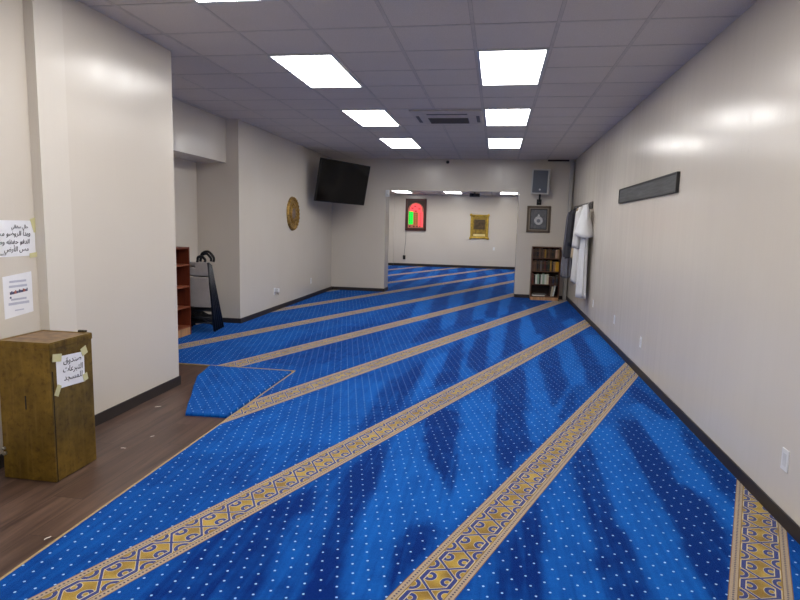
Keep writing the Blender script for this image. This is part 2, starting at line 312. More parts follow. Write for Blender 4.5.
# ------------------------------------------------------------------ carpet
def carpet():
    xs = np.unique(np.round(np.concatenate([np.arange(-4.405, -1.99, .035), [-2.0], np.arange(-2.0, 1.545, .03), [1.545]]), 4))
    ys = np.unique(np.round(np.concatenate([np.arange(-3.98, 1.8, .25), np.arange(1.8, 9, .03), [5.65], np.arange(9, 21.93, .06)]), 4))
    def inside(x, y):
        if y < 5.65: return x > -2.0
        if y < 8.155: return x > -4.405
        if y < 13.06: return x > -3.745
        if y < 13.56: return -2.50 < x < .43
        return True
    X, Y = np.meshgrid(xs, ys); val = np.zeros_like(X)
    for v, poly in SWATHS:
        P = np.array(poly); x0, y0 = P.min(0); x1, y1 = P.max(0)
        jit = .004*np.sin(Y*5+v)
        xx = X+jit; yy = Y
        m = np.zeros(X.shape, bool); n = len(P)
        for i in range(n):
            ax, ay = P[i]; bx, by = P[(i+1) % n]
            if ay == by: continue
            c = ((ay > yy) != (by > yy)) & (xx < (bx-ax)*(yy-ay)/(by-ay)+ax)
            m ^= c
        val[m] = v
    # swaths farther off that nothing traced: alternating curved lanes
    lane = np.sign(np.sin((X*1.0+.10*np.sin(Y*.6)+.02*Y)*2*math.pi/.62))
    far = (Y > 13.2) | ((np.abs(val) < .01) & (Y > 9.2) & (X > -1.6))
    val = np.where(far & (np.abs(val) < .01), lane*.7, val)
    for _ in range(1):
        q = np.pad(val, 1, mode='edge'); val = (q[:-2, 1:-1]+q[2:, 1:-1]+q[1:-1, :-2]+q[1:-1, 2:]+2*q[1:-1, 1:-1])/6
    idx = {}; V = []; A = []; F = []
    def vid(i, j):
        k = (i, j)
        if k not in idx:
            idx[k] = len(V); V.append((float(xs[i]), float(ys[j]), .012)); A.append(float(val[j, i]))
        return idx[k]
    for j in range(len(ys)-1):
        for i in range(len(xs)-1):
            if inside((xs[i]+xs[i+1])/2, (ys[j]+ys[j+1])/2):
                F.append((vid(i, j), vid(i+1, j), vid(i+1, j+1), vid(i, j+1)))
    me = bpy.data.meshes.new('carpet'); me.from_pydata(V, [], F); me.update()
    at = me.attributes.new('brushed', 'FLOAT', 'POINT'); at.data.foreach_set('value', A)
    me.materials.append(CARPET)
    # give it a real edge: skirt round the border
    bm = bmesh.new(); bm.from_mesh(me)
    be = [e for e in bm.edges if e.is_boundary]
    r = bmesh.ops.extrude_edge_only(bm, edges=be)
    for v in [q for q in r['geom'] if isinstance(q, bmesh.types.BMVert)]: v.co.z = .0005
    bm.to_mesh(me); bm.free()
    o = bpy.data.objects.new('carpet', me); COL.objects.link(o); return o
cp = tag(carpet(), 'blue wall to wall prayer carpet with white dots and diagonal gold patterned bands', 'carpet')
BIND = mat('tan_carpet_binding', (158, 138, 98), .8, var=.15, scale=60)
b = MB(); b.box((-2.010, -3.98, .0005), (-1.996, 5.652, .0145), .003); b.box((-4.40, 5.642, .0005), (-1.996, 5.656, .0145), .003)
b.build('edge_binding', BIND, cp)
# the loose remnant in the notch
poly = [(-2.37, 4.12), (-2.03, 4.14), (-2.022, 5.60), (-2.93, 5.615), (-2.84, 5.17)]
def remnant():
    bm = bmesh.new()
    P = [Vector((x, y, 0)) for x, y in poly]; c = sum(P, Vector())/len(P)
    # rounded pile edge: stacked outlines
    lay = [(0, .0005), (-.0, .014), (.006, .021), (.02, .025)]; rings = []
    D = []
    for i in range(len(P)):
        a, b2 = P[i], P[(i+1) % len(P)]; n = max(4, int((b2-a).length/.06))
        for k in range(n): D.append(a.lerp(b2, k/n))
    for inset, z in lay:
        rings.append([bm.verts.new(((p-c)*(1-inset/ max(.2, (p-c).length))+c)+Vector((.003*math.sin(40*p.x+31*p.y), .003*math.sin(37*p.y), z))) for p in D])
    for A, B in zip(rings, rings[1:]):
        for k in range(len(D)): bm.faces.new((A[k], A[(k+1) % len(D)], B[(k+1) % len(D)], B[k]))
    bm.faces.new(rings[-1]); bm.faces.new(rings[0][::-1])
    for f in bm.faces: f.smooth = False
    me = bpy.data.meshes.new('carpet_remnant'); bmesh.ops.recalc_face_normals(bm, faces=bm.faces[:]); bm.to_mesh(me); bm.free()
    off = Vector((-3.215, 4.0, 0)); Q = Matrix.Rotation(math.radians(21.8), 4, 'Z'); me.transform(Q.inverted() @ Matrix.Translation(-off))
    me.materials.append(CARPET); at = me.attributes.new('brushed', 'FLOAT', 'POINT')
    for i, v in enumerate(me.vertices): at.data[i].value = .3
    o = bpy.data.objects.new('carpet_remnant', me); COL.objects.link(o); o.matrix_world = Matrix.Translation(off) @ Q; return o
tag(remnant(), 'loose five sided offcut of blue dotted carpet laid on the wood floor in the notch', 'carpet')

# ------------------------------------------------------------------ ceiling lights
LAMP = emit('lit_diffuser', (255, 253, 250), LIGHT)
FRM = mat('white_light_frame', (200, 200, 200), .5)
def make_light(w, l):
    o = thing('ceiling_light', (0, 0, 0), '', 'light')
    b = MB()
    for s in (-1, 1):
        b.box((s*w/2-.012, -l/2, -.008), (s*w/2+.012, l/2, .0), .001); b.box((-w/2, s*l/2-.012, -.008), (w/2, s*l/2+.012, .0), .001)
    b.build('frame', FRM, o)
    MB().box((-w/2+.01, -l/2+.01, -.0065), (w/2-.01, l/2-.01, -.001)).build('diffuser', LAMP, o)
    return o
proto = None; spots = []
names = {2: 'nearest fully visible', 3: 'second fully visible', 4: 'farthest'}
for k in range(-1, 5):
    for side in (0, 1):
        x = (-1.775 if side == 0 else .06); y = GY0+T*(2+4*(k-2))
        spots.append((x, y, k, side))
for x, y, k, side in spots:
    if proto is None: proto = make_light(.57, 1.19); o = proto
    else: o = copy_tree(proto)
    o.location = (x, y, CZ-.003)
    sd = 'left' if side == 0 else 'right'
    o['label'] = ('bright ceiling light panel in the %s row, ' % sd)+{-1: 'behind the camera', 0: 'overhead behind the camera', 1: 'cut by the top edge of the photo', 2: 'largest and nearest one in full view', 3: 'middle one of the three in full view', 4: 'smallest and farthest before the doorway wall'}[k]
    if side == 1 and k == 1: o['label'] = 'bright ceiling light panel in the right row, overhead just outside the top edge'
    o['group'] = 'ceiling light panels of the main room'
fp = None
for x, nm, dy in [(-3.33, 'leftmost', 0), (-1.56, 'middle', -.02), (.33, 'rightmost', .0)]:
    for yy, rw in ((20.35, 'by the end wall'), (17.3, 'halfway down')):
        if fp is None: fp = make_light(.57, 1.19); o = fp
        else: o = copy_tree(fp)
        o.location = (x, yy, 2.697); o['group'] = 'ceiling light panels of the far room'
        o['label'] = '%s bright ceiling light of the far room seen under the header, %s' % (nm, rw)

# ceiling cassette
PL = mat('off_white_plastic', (204, 192, 178), .5); DK = mat('dark_grille_grey', (104, 98, 94), .6); BLK = mat('matt_black', (16, 16, 18), .5)
ac = thing('air_conditioner', (-.72, 8.10, CZ), 'square ceiling cassette air conditioner with dark central grille beside the lights', 'air conditioner')
MB().box((-.46, -.50, -.02), (.46, .46, -.003), .006).build('panel', PL, ac)
b = MB(); b.box((-.27, -.02, -.027), (.27, .36, -.019), .002)
for i in range(14): b.box((-.26, -.005+i*.026, -.031), (.26, .003+i*.026, -.026))
b.build('grille', DK, ac)
b = MB(); b.box((-.26, -.31, -.024), (.27, -.25, -.019), .001); b.build('air_slot', DK, ac)
for s in (-1, 1): MB().box((s*.40-.022, -.16, -.024), (s*.40+.022, .3, -.019), .001).build('air_slot', DK, ac)

# ------------------------------------------------------------------ donation box
def brass():
    t = NT('tarnished_brass'); p = t.pos()[0]
    n = t.noise(p, 5, 6, .7); n2 = t.noise(p, 28, 4, .7)
    mp = t.n.new('ShaderNodeMapping'); t.link(p, mp.inputs[0]); mp.inputs['Scale'].default_value = (40, 40, 3); n3 = t.noise(mp.outputs[0], 1, 3)
    c = t.mix(t.mapr(n, .3, .7), hexc(98, 76, 28), hexc(148, 118, 46)); c = t.mix(t.mapr(n2, .5, .72, 0, .7), c, hexc(78, 54, 26)); c = t.mix(t.mapr(n3, .5, .8, 0, .5), c, hexc(158, 128, 66))
    t.color(c); t.set(Roughness=.38, Metallic=.55); t.bump(n2, .15, .003); return t.m
BR = brass(); BRD = mat('dark_brass_seam', (52, 40, 22), .5, .5)
bx = thing('donation_box', (-2.632, 3.035, 0), 'tall tarnished brass donation box with hinged lid standing on the wood floor', 'box')
w, d, H = .17, .175, .80
b = MB(); b.box((-w, -d, .004), (w, d, H), .004); b.build('body', BR, bx)
b = MB(); b.box((-w-.004, -d-.004, H-.012), (w+.004, d+.004, H+.022), .004)
lid = b.build('lid', BR, bx)
b = MB()
for lo, hi in [((-w-.002, -d-.002), (w+.002, -d+.02)), ((-w-.002, d-.02), (w+.002, d+.002)), ((-w-.002, -d), (-w+.02, d)), ((w-.02, -d), (w+.002, d))]:
    b.box((lo[0], lo[1], H+.021), (hi[0], hi[1], H+.027), .002)
b.build('lid_rim', BR, lid)
b = MB(); b.box((-w+.02, -d+.02, H+.0205), (w-.02, d-.02, H+.0235)); b.build('lid_panel', mat('worn_brown_lid_panel', (122, 96, 68), .5, .2, var=.35, scale=18), lid)
b = MB(); b.box((.085, d-.012, H+.02), (.13, d+.012, H+.036), .003); b.cyl((.08, d+.004, H+.034), (.135, d+.004, H+.034), .005); b.build('hinge', BRD, lid)
b = MB(); b.box((-.004, -d-.0015, .43), (.004, -d+.002, .51)); b.build('key_slot', BLK, bx)
b = MB(); b.box((w-.002, -d+.012, .004), (w+.0015, -d+.018, .66)); b.build('side_seam', BRD, bx)
hs = MB(); hs.cyl((-w+.012, -d-.012, .185), (-w+.012, -d, .185), .009); hs.cyl((-w+.016, -d-.014, .155), (-w+.016, -d, .155), .011)
hs.sph((-w+.012, -d-.012, .185), .009, 10); hs.build('lock_stud', mat('worn_steel', (170, 165, 155), .3, .9), bx)

# ------------------------------------------------------------------ Arabic writing (joined letter forms, laid right to left)
FORMS = {'ا': 'FE8D FE8E', 'ب': 'FE8F FE90 FE91 FE92', 'ت': 'FE95 FE96 FE97 FE98', 'ة': 'FE93 FE94', 'ج': 'FE9D FE9E FE9F FEA0', 'ح': 'FEA1 FEA2 FEA3 FEA4',
 'د': 'FEA9 FEAA', 'ر': 'FEAD FEAE', 'س': 'FEB1 FEB2 FEB3 FEB4', 'ص': 'FEB9 FEBA FEBB FEBC', 'ض': 'FEBD FEBE FEBF FEC0', 'ط': 'FEC1 FEC2 FEC3 FEC4', 'ظ': 'FEC5 FEC6 FEC7 FEC8', 'ع': 'FEC9 FECA FECB FECC',
 'ف': 'FED1 FED2 FED3 FED4', 'ق': 'FED5 FED6 FED7 FED8', 'ل': 'FEDD FEDE FEDF FEE0', 'م': 'FEE1 FEE2 FEE3 FEE4', 'ن': 'FEE5 FEE6 FEE7 FEE8', 'ه': 'FEE9 FEEA FEEB FEEC',
 'و': 'FEED FEEE', 'ي': 'FEF1 FEF2 FEF3 FEF4', 'ى': 'FEEF FEF0', 'أ': 'FE83 FE84', 'ك': 'FED9 FEDA FEDB FEDC'}
def shape(word):
    out = []
    for i, ch in enumerate(word):
        if ch == ' ': out.append(' '); continue
        f = FORMS[ch].split()
        prev = i > 0 and word[i-1] != ' ' and len(FORMS[word[i-1]].split()) == 4
        nxt = i < len(word)-1 and word[i+1] != ' '
        dual = len(f) == 4
        k = (3 if prev and nxt else 2 if nxt else 1 if prev else 0) if dual else (1 if prev else 0)
        out.append(chr(int(f[k], 16)))
    return ''.join(reversed(out))
INK = mat('black_marker_ink', (26, 26, 34), .6)
def writing(lines, origin, ux, uz, parent, name='handwriting', m=INK, thick=0.0):
    """lines: (text, right edge, baseline, height) on the sheet; ux, uz = in-plane axes; one mesh for one sheet's writing"""
    bm = bmesh.new(); ux, uz = Vector(ux), Vector(uz); nrm = ux.cross(uz)*-1
    for text, xr, zb, h, tilt in lines:
        cu = bpy.data.curves.new('ink', 'FONT'); cu.body = text; cu.size = h; cu.align_x = 'RIGHT'; cu.offset = thick; cu.shear = .15
        ob = bpy.data.objects.new('ink', cu); COL.objects.link(ob); bpy.context.view_layer.update()
        me = bpy.data.meshes.new_from_object(ob.evaluated_get(bpy.context.evaluated_depsgraph_get()))
        bpy.data.objects.remove(ob)
        for v in me.vertices:
            x, y = v.co.x, v.co.y
            v.co = Vector(origin)+ux*(xr+x)+uz*(zb+y+tilt*x)
        bm.from_mesh(me); bpy.data.meshes.remove(me)
    r = bmesh.ops.solidify(bm, geom=bm.faces[:], thickness=.0004)
    me = bpy.data.meshes.new(name); bm.to_mesh(me); bm.free(); me.materials.append(m)
    o = bpy.data.objects.new(name, me); COL.objects.link(o); o.parent = parent; return o

PAP = mat('white_paper', (232, 232, 236), .7, var=.02); TAPE = mat('masking_tape', (206, 200, 150), .6, var=.06)
def sheet(name, X, y0, y1, z0, z1, label, cat, curl=.003, drop=0., th=.0008):
    """paper on a wall facing +X; root at its lower edge"""
    o = thing(name, (X, (y0+y1)/2, z0), label, cat); b = MB(); n = 12; W = (y1-y0)/2; H = z1-z0
    for s0 in (0,):
        front = []; 
        for j in range(5):
            row = []
            for i in range(n+1):
                yy = -W+2*W*i/n; zz = H*j/4; row.append((.0008+curl*max(0, math.sin(i*.9+j))*.8*(1 if 0 < i < n else .3), yy, zz+drop*(yy+W)))
            front.append(row)
        vf = [[b.bm.verts.new(p) for p in r] for r in front]; vb = [[b.bm.verts.new((p[0]-th, p[1], p[2])) for p in r] for r in front]
        for j in range(4):
            for i in range(n):
                b.bm.faces.new((vf[j][i], vf[j][i+1], vf[j+1][i+1], vf[j+1][i])); b.bm.faces.new((vb[j][i], vb[j+1][i], vb[j+1][i+1], vb[j][i+1]))
        for i in range(n):
            b.bm.faces.new((vf[0][i], vb[0][i], vb[0][i+1], vf[0][i+1])); b.bm.faces.new((vf[4][i], vf[4][i+1], vb[4][i+1], vb[4][i]))
        for j in range(4):
            b.bm.faces.new((vf[j][0], vf[j+1][0], vb[j+1][0], vb[j][0])); b.bm.faces.new((vf[j][n], vb[j][n], vb[j+1][n], vf[j+1][n]))
    pp_ = b.build('paper', PAP, o); return o, W, H
def tape(o, y, z, w, h, a):
    M = Matrix.Translation((.0045, y, z)) @ Matrix.Rotation(a, 4, 'X')
    MB().box((-.0005, -w/2, -h/2), (.0005, w/2, h/2), M=M).build('tape', TAPE, o)

# note on the box's right face (+X face at x=-2.45); writing reads along -Y?  seen from +X the reading right is +Y
o, W, H = sheet('paper_note', -2.4615, 2.905, 3.135, .55, .738, 'white handwritten note taped to the side of the brass donation box', 'note', .001, -.06)
tape(o, -W+.005, H-.005, .07, .045, -.15); tape(o, W-.002, H-.01, .05, .05, .35); tape(o, -W-.0, -.008, .035, .065, -.5); tape(o, W, .015, .04, .045, .25)
writing([(shape('صندوق'), W-.028, H-.060, .050, -.06), (shape('التبرعات'), W-.018, H-.112, .049, -.06), (shape('للمسجد'), W-.024, H-.162, .049, -.06)], (.0034, 0, 0), (0, 1, 0), (0, 0, 1), o.children[0], thick=0)

o, W, H = sheet('wall_notice', -2.94, 2.90, 3.345, 1.285, 1.507, 'white sheet of handwritten arabic taped to the left wall above the donation box', 'notice', .003)
tape(o, W+.005, H-.025, .06, .09, .3); tape(o, W-.005, .005, .10, .03, .12)
writing([(shape('حال سفالي'), W-.055, H-.048, .030, 0), (shape('وبدأ الروضو مس'), W-.04, H-.094, .042, 0), (shape('الدفو حفظه وطهو'), W-.05, H-.144, .040, 0), (shape('مس الأرض'), W-.06, H-.190, .042, 0), (shape('محمد سه'), W-.235, H-.21, .024, 0)], (.0048, 0, 0), (0, 1, 0), (0, 0, 1), o.children[0], thick=.0002)

o, W, H = sheet('printed_flyer', -2.9405, 3.075, 3.30, .905, 1.165, 'white printed flyer with a dark photo banner on the left wall below the handwritten sheet', 'flyer', .001, .09)
GT = mat('pale_print_grey', (186, 188, 204), .7); b = MB()
def bar(b, y0, y1, z0, z1): b.box((.0020, y0, z0+.09*(y0+W)), (.0026, y1, z1+.09*(y1+W)))
for k, (z, wd, hh) in enumerate([(.215, .065, .0012), (.185, .07, .0012), (.104, .06, .001), (.078, .08, .0008), (.035, .035, .0012)]): bar(b, -wd, wd, z, z+hh)
b.build('print_line', GT, o)
cols = [(60, 60, 84), (86, 92, 120), (48, 54, 90), (136, 84, 78), (168, 96, 84), (70, 74, 110), (110, 112, 130)]
b = MB(); n = 14
for i in range(n):
    b.mi = i % 7; bar(b, -.066+.140*i/n, -.066+.140*(i+1)/n, .142, .158+.004*math.sin(i*2))
b.build('photo_banner', [mat('banner_tone_%d' % i, c, .6) for i, c in enumerate(cols)], o)
b = MB(); b.cyl((.002, -.062, .128), (.0027, -.062, .128), .007); b.build('printed_emblem', mat('emblem_grey_blue', (92, 100, 130), .6), o)

# ------------------------------------------------------------------ wall plates
WP = mat('white_plate_plastic', (222, 222, 222), .35, var=.01)
def plate_x(X, y, z, s, label, decora=True):
    """face plate on a wall; s=-1 faces -X (right wall), +1 faces +X"""
    o = thing('wall_outlet', (X, y, z), label, 'outlet', 'white outlet plates')
    cv = MB().box((-.001 if s > 0 else -.006, -.036, -.058), (.006 if s > 0 else .001, .036, .058), .002).build('cover_plate', WP, o)
    b = MB(); b.box((s*.0055-.002, -.017, -.034), (s*.0055+.0025, .017, .034), .001); b.build('receptacle', mat('receptacle_white', (205, 205, 206), .35), cv)
    return o
plate_x(XR, 3.255, .35, -1, 'white outlet plate low on the right wall nearest the camera')
plate_x(XR, 6.44, .36, -1, 'white outlet plate on the right wall, second from the camera')
plate_x(XR, 7.87, .38, -1, 'white outlet plate on the right wall, third from the camera')
plate_x(XR, 9.6, .37, -1, 'white outlet plate on the right wall just below the hanging robes')
plate_x(-3.76, 11.55, .35, 1, 'white outlet plate low on the left wall below the television')
o = plate_x(-3.76, 9.55, .35, 1, 'white outlet with a plugged in adapter on the left wall below the round plaque')
a = thing('power_adapter', (-3.748, 9.60, .36), 'white plug adapter sticking out of the left wall outlet', 'adapter')
MB().box((-.006, -.04, -.03), (.05, .035, .035), .008).build('adapter_body', WP, a)
MB().tube([(.02, .0, -.03), (.022, .0, -.055), (.03, .02, -.075), (.02, .05, -.06), (.016, .06, -.05)], .005).build('lead', mat('grey_lead', (120, 118, 116), .5), a)
def plate_y(x, z, label):
    o = thing('wall_outlet', (x, 21.95, z), label, 'outlet', 'white outlet plates')
    cv = MB().box((-.036, -.006, -.058), (.036, 0, .058), .002).build('cover_plate', WP, o); MB().box((-.017, -.009, -.034), (.017, -.004, .034)).build('receptacle', WP, cv)
plate_y(-.1, .75, 'white outlet plate on the end wall of the far room right of the gold picture')

# round brass plaque
def gold_mat():
    t = NT('embossed_gold'); p = t.pos()[0]; n = t.noise(p, 26, 5, .65)
    t.color(t.mix(t.mapr(n, .35, .65), hexc(116, 82, 30), hexc(206, 168, 92))); t.set(Roughness=.35, Metallic=.75); t.bump(n, .8, .02); return t.m
GOLD = gold_mat()
o = thing('round_plaque', (-3.76, 10.45, 1.70), 'round embossed gold plaque hanging on the left wall', 'plaque')
b = MB(); prof = [(0, .022), (.10, .024), (.105, .032), (.125, .034), (.13, .024), (.20, .02), (.25, .024), (.275, .038), (.30, .034), (.31, .012), (.312, .0), (.30, -.001), (0, 0)]
b.loft([[(h, r*math.cos(2*math.pi*k/48)*(1+.004*math.cos(k*math.pi)) if r else .0005*math.cos(2*math.pi*k/48), (r or .0005)*math.sin(2*math.pi*k/48)) for k in range(48)] for r, h in prof[1:-1]], cap=True)
for k in range(24):
    an = 2*math.pi*k/24; b.sph((.036, .288*math.cos(an), .288*math.sin(an)), .012, 8)
for k in range(16):
    an = 2*math.pi*k/16; b.sph((.024, .165*math.cos(an), .165*math.sin(an)), .02, 8, (.4, 1, 1))
b.build('dish', GOLD, o)
MB().cyl((.02, 0, 0), (.034, 0, 0), .10, .09, 32).build('centre_medallion', mat('medallion_pewter', (140, 118, 104), .35, .6, var=.35, scale=30), o)

# ------------------------------------------------------------------ television
tv = thing('television', (-3.15, 11.83, 2.368), 'large black flat television mounted in the left corner under the ceiling, tilted down', 'television')
yaw, tilt, roll, tw = 1.101, .185, -.018, 1.5; th_ = tw*.5625
r_ = Vector((math.cos(yaw), math.sin(yaw), 0)); nn = Vector((math.sin(yaw), -math.cos(yaw), 0)); up = Vector((0, 0, 1))
n2 = nn*math.cos(tilt)-up*math.sin(tilt); u2 = up*math.cos(tilt)+nn*math.sin(tilt); r3 = r_*math.cos(roll)+u2*math.sin(roll); u3 = u2*math.cos(roll)-r_*math.sin(roll)
M3 = Matrix((r3, -n2, u3)).transposed()   # local x right, y away from viewer, z up
tv.rotation_euler = M3.to_euler()
BZ = mat('black_gloss_bezel', (10, 10, 12), .3)
t_ = NT('dark_tv_glass'); t_.color(hexc(8, 8, 10)); t_.set(Roughness=.12); MATS['tvg'] = t_.m
b = MB(); b.box((-tw/2, .004, -th_/2), (tw/2, .045, th_/2), .006); b.build('housing', BZ, tv)
b = MB()
for s in (-1, 1): b.box((s*(tw/2-.008)-.008, -.004, -th_/2), (s*(tw/2-.008)+.008, .006, th_/2), .002); b.box((-tw/2, -.004, s*(th_/2-.008)-.008), (tw/2, .006, s*(th_/2-.008)+.008), .002)
b.build('bezel', BZ, tv)
MB().box((-tw/2+.014, -.0005, -th_/2+.014), (tw/2-.014, .005, th_/2-.014)).build('screen', MATS['tvg'], tv)
b = MB(); b.box((-.3, .045, -.25), (.3, .09, .25), .01); b.build('rear_shell', BZ, tv)
b = MB(); b.box((-.22, .09, -.2), (-.17, .11, .2)); b.box((.17, .09, -.2), (.22, .11, .2)); b.box((-.22, .11, -.03), (.22, .13, .03)); b.cyl((0, .12, 0), (-.10, .36, .02), .022); b.cyl((-.1, .36, .02), (-.05, .60, .12), .022); 
b.build('wall_bracket', BLK, tv)

# ------------------------------------------------------------------ doorway wall: speaker, picture, camera
sp = thing('wall_speaker', (.86, 13.08, 2.10), 'white cabinet loudspeaker with grey grille on a black bracket above the framed picture', 'speaker')
Ms = Matrix.Translation((0, -.20, .42)) @ Matrix.Rotation(-.12, 4, 'Z') @ Matrix.Rotation(.10, 4, 'X') @ Matrix.Rotation(.03, 4, 'Y')
CAB = mat('speaker_white', (186, 184, 180), .5); GRL = mat('speaker_grille_grey', (92, 96, 104), .7, var=.2, scale=200)
def tap(b, x0, x1, y0, y1, z0, z1, k): 
    g = b.box((x0, y0, z0), (x1, y1, z1), .015, 3, M=Ms)
b = MB(); tap(b, -.185, .185, -.10, .11, -.26, .26, 0); b.build('cabinet', CAB, sp)
b = MB(); b.box((-.155, -.112, -.225), (.145, -.098, .235), .012, 3, M=Ms); b.build('grille', GRL, sp)
b = MB(); b.M = Ms; b.cyl((0, -.112, -.16), (0, -.117, -.16), .02); b.build('badge', mat('silver_badge', (200, 200, 200), .3, .5), sp)
b = MB(); b.cyl((0, -.16, .17), (0, -.16, .03), .022); b.cyl((0, -.16, .03), (0, -.01, .0), .02); b.box((-.05, -.014, -.06), (.05, -.001, .06), .004); b.sph((0, -.16, .03), .03, 12); b.box((-.04, -.18, .0), (.04, -.12, .03), .005)
b.build('bracket', BLK, sp)

def frame(o, w, h, fw, fd, m, y0=0):
    b = MB()
    for s in (-1, 1):
        b.box((s*(w/2-fw/2)-fw/2, y0-fd, -h/2), (s*(w/2-fw/2)+fw/2, y0, h/2), .004); b.box((-w/2, y0-fd, s*(h/2-fw/2)-fw/2), (w/2, y0, s*(h/2-fw/2)+fw/2), .004)
    return b.build('frame', m, o)
fr = thing('framed_picture', (.868, 13.08, 1.735), 'framed silver medallion picture in a brown and grey frame above the small bookcase', 'picture')
frame(fr, .50, .57, .045, .03, mat('bronze_frame', (98, 84, 68), .4, .2))
b = MB(); b.box((-.21, -.012, -.245), (.21, -.004, .245)); b.build('mount', mat('taupe_mount', (150, 138, 122), .8), fr)
frame(fr, .36, .44, .018, .022, mat('dark_inner_frame', (48, 44, 44), .4)).name = 'inner_frame'
b = MB(); b.box((-.165, -.018, -.205), (.165, -.010, .205)); b.build('artwork', mat('slate_artwork', (104, 104, 106), .6, var=.25, scale=22), fr)
SIL = mat('silver_relief', (198, 198, 198), .35, .4, var=.2, scale=40)
b = MB(); b.cyl((0, -.028, -.03), (0, -.016, -.03), .075, .085, 24); b.build('medallion', SIL, fr)
b = MB(); b.tube([(.085*math.cos(a), -.03, -.03+.085*math.sin(a)) for a in [i*2*math.pi/24 for i in range(24)]], .009, 6, True); b.loft([[(x*s, -.03, .055+z) for x, z in ((-.035, 0), (.035, 0), (0, .06))] for s in (1, 1)] if 0 else [[(-.03, -.017, .06), (.03, -.017, .06), (.0, -.017, .12)], [(-.03, -.027, .06), (.03, -.027, .06), (.0, -.027, .12)]], sm=False)
b.build('medallion_rim', SIL, fr)
MB().cyl((0, -.034, -.035), (0, -.027, -.035), .04, n=20).build('medallion_centre', mat('pewter_centre', (120, 122, 128), .4, .4), fr)

cm = thing('security_camera', (-1.14, 13.08, 2.935), 'tiny black dome camera high on the wall above the doorway', 'camera')
b = MB(); b.sph((0, -.035, -.005), .03, 16); b.cyl((0, -.04, 0), (0, 0, 0), .03); b.build('dome', BLK, cm)
MB().cyl((0, -.008, 0), (0, 0, 0), .035).build('mount_ring', BLK, cm)
ms = thing('motion_sensor', (-2.475, 13.08, 2.24), 'small white sensor box at the upper left corner of the doorway', 'sensor')
b = MB(); b.box((-.036, -.055, -.075), (.045, .03, .072), .012); b.build('housing', WP, ms); MB().sph((.008, -.053, -.02), .022, 12).build('lens', mat('sensor_lens', (200, 200, 200), .3), ms)
sn = thing('door_sensor', (.41, 13.08, 2.295), 'tiny white fitting at the upper right corner of the doorway', 'sensor')
MB().box((-.02, -.03, -.015), (.021, .03, .016), .005).build('housing', WP, sn)

# ------------------------------------------------------------------ far room
pb = thing('prayer_time_board', (-3.045, 21.95, 1.94), 'wood framed digital prayer time board glowing red and green on the far end wall', 'digital board')
frame(pb, .79, 1.19, .07, .05, mat('mahogany_frame', (74, 30, 18), .45))
MB().box((-.33, -.03, -.53), (.33, -.005, .53)).build('backing', mat('dark_brown_board', (64, 44, 34), .6), pb)
def arch(w, z0, z1, n=20):
    pts = [(-w, z0), (w, z0), (w, z1)]; 
    for i in range(1, n): a = math.pi*i/n; pts.append((w*math.cos(a), z1+w*.95*math.sin(a)))
    pts.append((-w, z1)); return pts
def plate(b, pts, y0, y1):
    A = [b.bm.verts.new((x, y0, z)) for x, z in pts]; B = [b.bm.verts.new((x, y1, z)) for x, z in pts]; n = len(pts)
    b.bm.faces.new(A); b.bm.faces.new(B[::-1])
    for k in range(n): b.bm.faces.new((A[k], B[k], B[(k+1) % n], A[(k+1) % n]))
b = MB(); plate(b, arch(.29, -.49, .17), -.04, -.03); arp = b.build('arch_panel', mat('arch_panel_peach', (206, 120, 96), .6), pb)
RED = emit('red_led', (255, 70, 76), 1.0); GRN = emit('green_led', (0, 225, 60), .9); ORG = emit('amber_led', (170, 96, 50), .5)
b = MB(); plate(b, arch(.215, .10, .20), -.046, -.04); clk = b.build('clock_display', RED, pb)
b = MB(); b.box((-.265, -.046, -.36), (-.10, -.04, .12)); grn = b.build('green_column', GRN, pb)
b = MB(); b.box((-.075, -.046, -.40), (.085, -.04, .09)); amb = b.build('amber_column', ORG, pb)
b = MB(); b.box((.105, -.046, -.44), (.27, -.04, .10)); redc = b.build('red_column', RED, pb)
DB = mat('display_black', (30, 14, 12), .5)
def cell(x0, x1, z0, z1, par): MB().box((x0, -.052, z0), (x1, -.045, z1)).build('display_cell', DB, par)
for (x, z) in [(-.13, .24), (.13, .22), (0, .135), (-.03, .31)]: cell(x-.036, x+.036, z-.024, z+.024, clk)
for k in range(6):
    for x in (-.225, -.15): cell(x-.018, x+.014, .055-k*.075, .088-k*.075, grn)
    for x in (-.035, .04): cell(x-.018, x+.018, .03-k*.075, .056-k*.075, amb)
    cell(.165, .205, .03-k*.08, .055-k*.08, redc)
for x in (-.22, -.06, .06, .17): cell(x-.03, x+.025, -.46, -.415, arp)
cb = MB().tube([(-.36, -.008, -.58), (-.365, -.008, -1.0), (-.40, -.008, -1.35), (-.405, -.02, -1.52)], .006).build('power_cord', BLK, pb)
MB().box((-.455, -.04, -1.69), (-.355, .0005, -1.53), .01).build('plug', BLK, cb)
gp = thing('gold_picture', (-.66, 21.95, 1.55), 'ornate gold framed picture with dark centre on the far end wall', 'picture')
GF = mat('gilded_frame', (196, 162, 62), .35, .4, var=.3, scale=14)
b = MB(); w, h = .33, .44
b.loft([[(x*a, -y, z*c) for x, z in ((-w, -h), (w, -h), (w, h), (-w, h))] for a, c, y in ((1, 1, .002), (1, 1, .03), (.93, .95, .055), (.82, .86, .045), (.74, .80, .02))], cap=False, sm=False)
for sx in (-1, 1):
    for sz in (-1, 1): b.sph((sx*w*.97, -.035, sz*h*.97), .05, 10, (1, .5, 1))
b.build('frame', GF, gp)
MB().box((-.25, -.022, -.36), (.25, -.004, .36)).build('mat_board', mat('aged_gold_leaf', (150, 122, 48), .45, .3, var=.4, scale=9), gp)
b = MB(); b.box((-.20, -.028, -.10), (.20, -.02, .26), .004); b.build('dark_medallion', mat('dark_bronze_art', (84, 66, 40), .5, .2, var=.5, scale=12), gp)
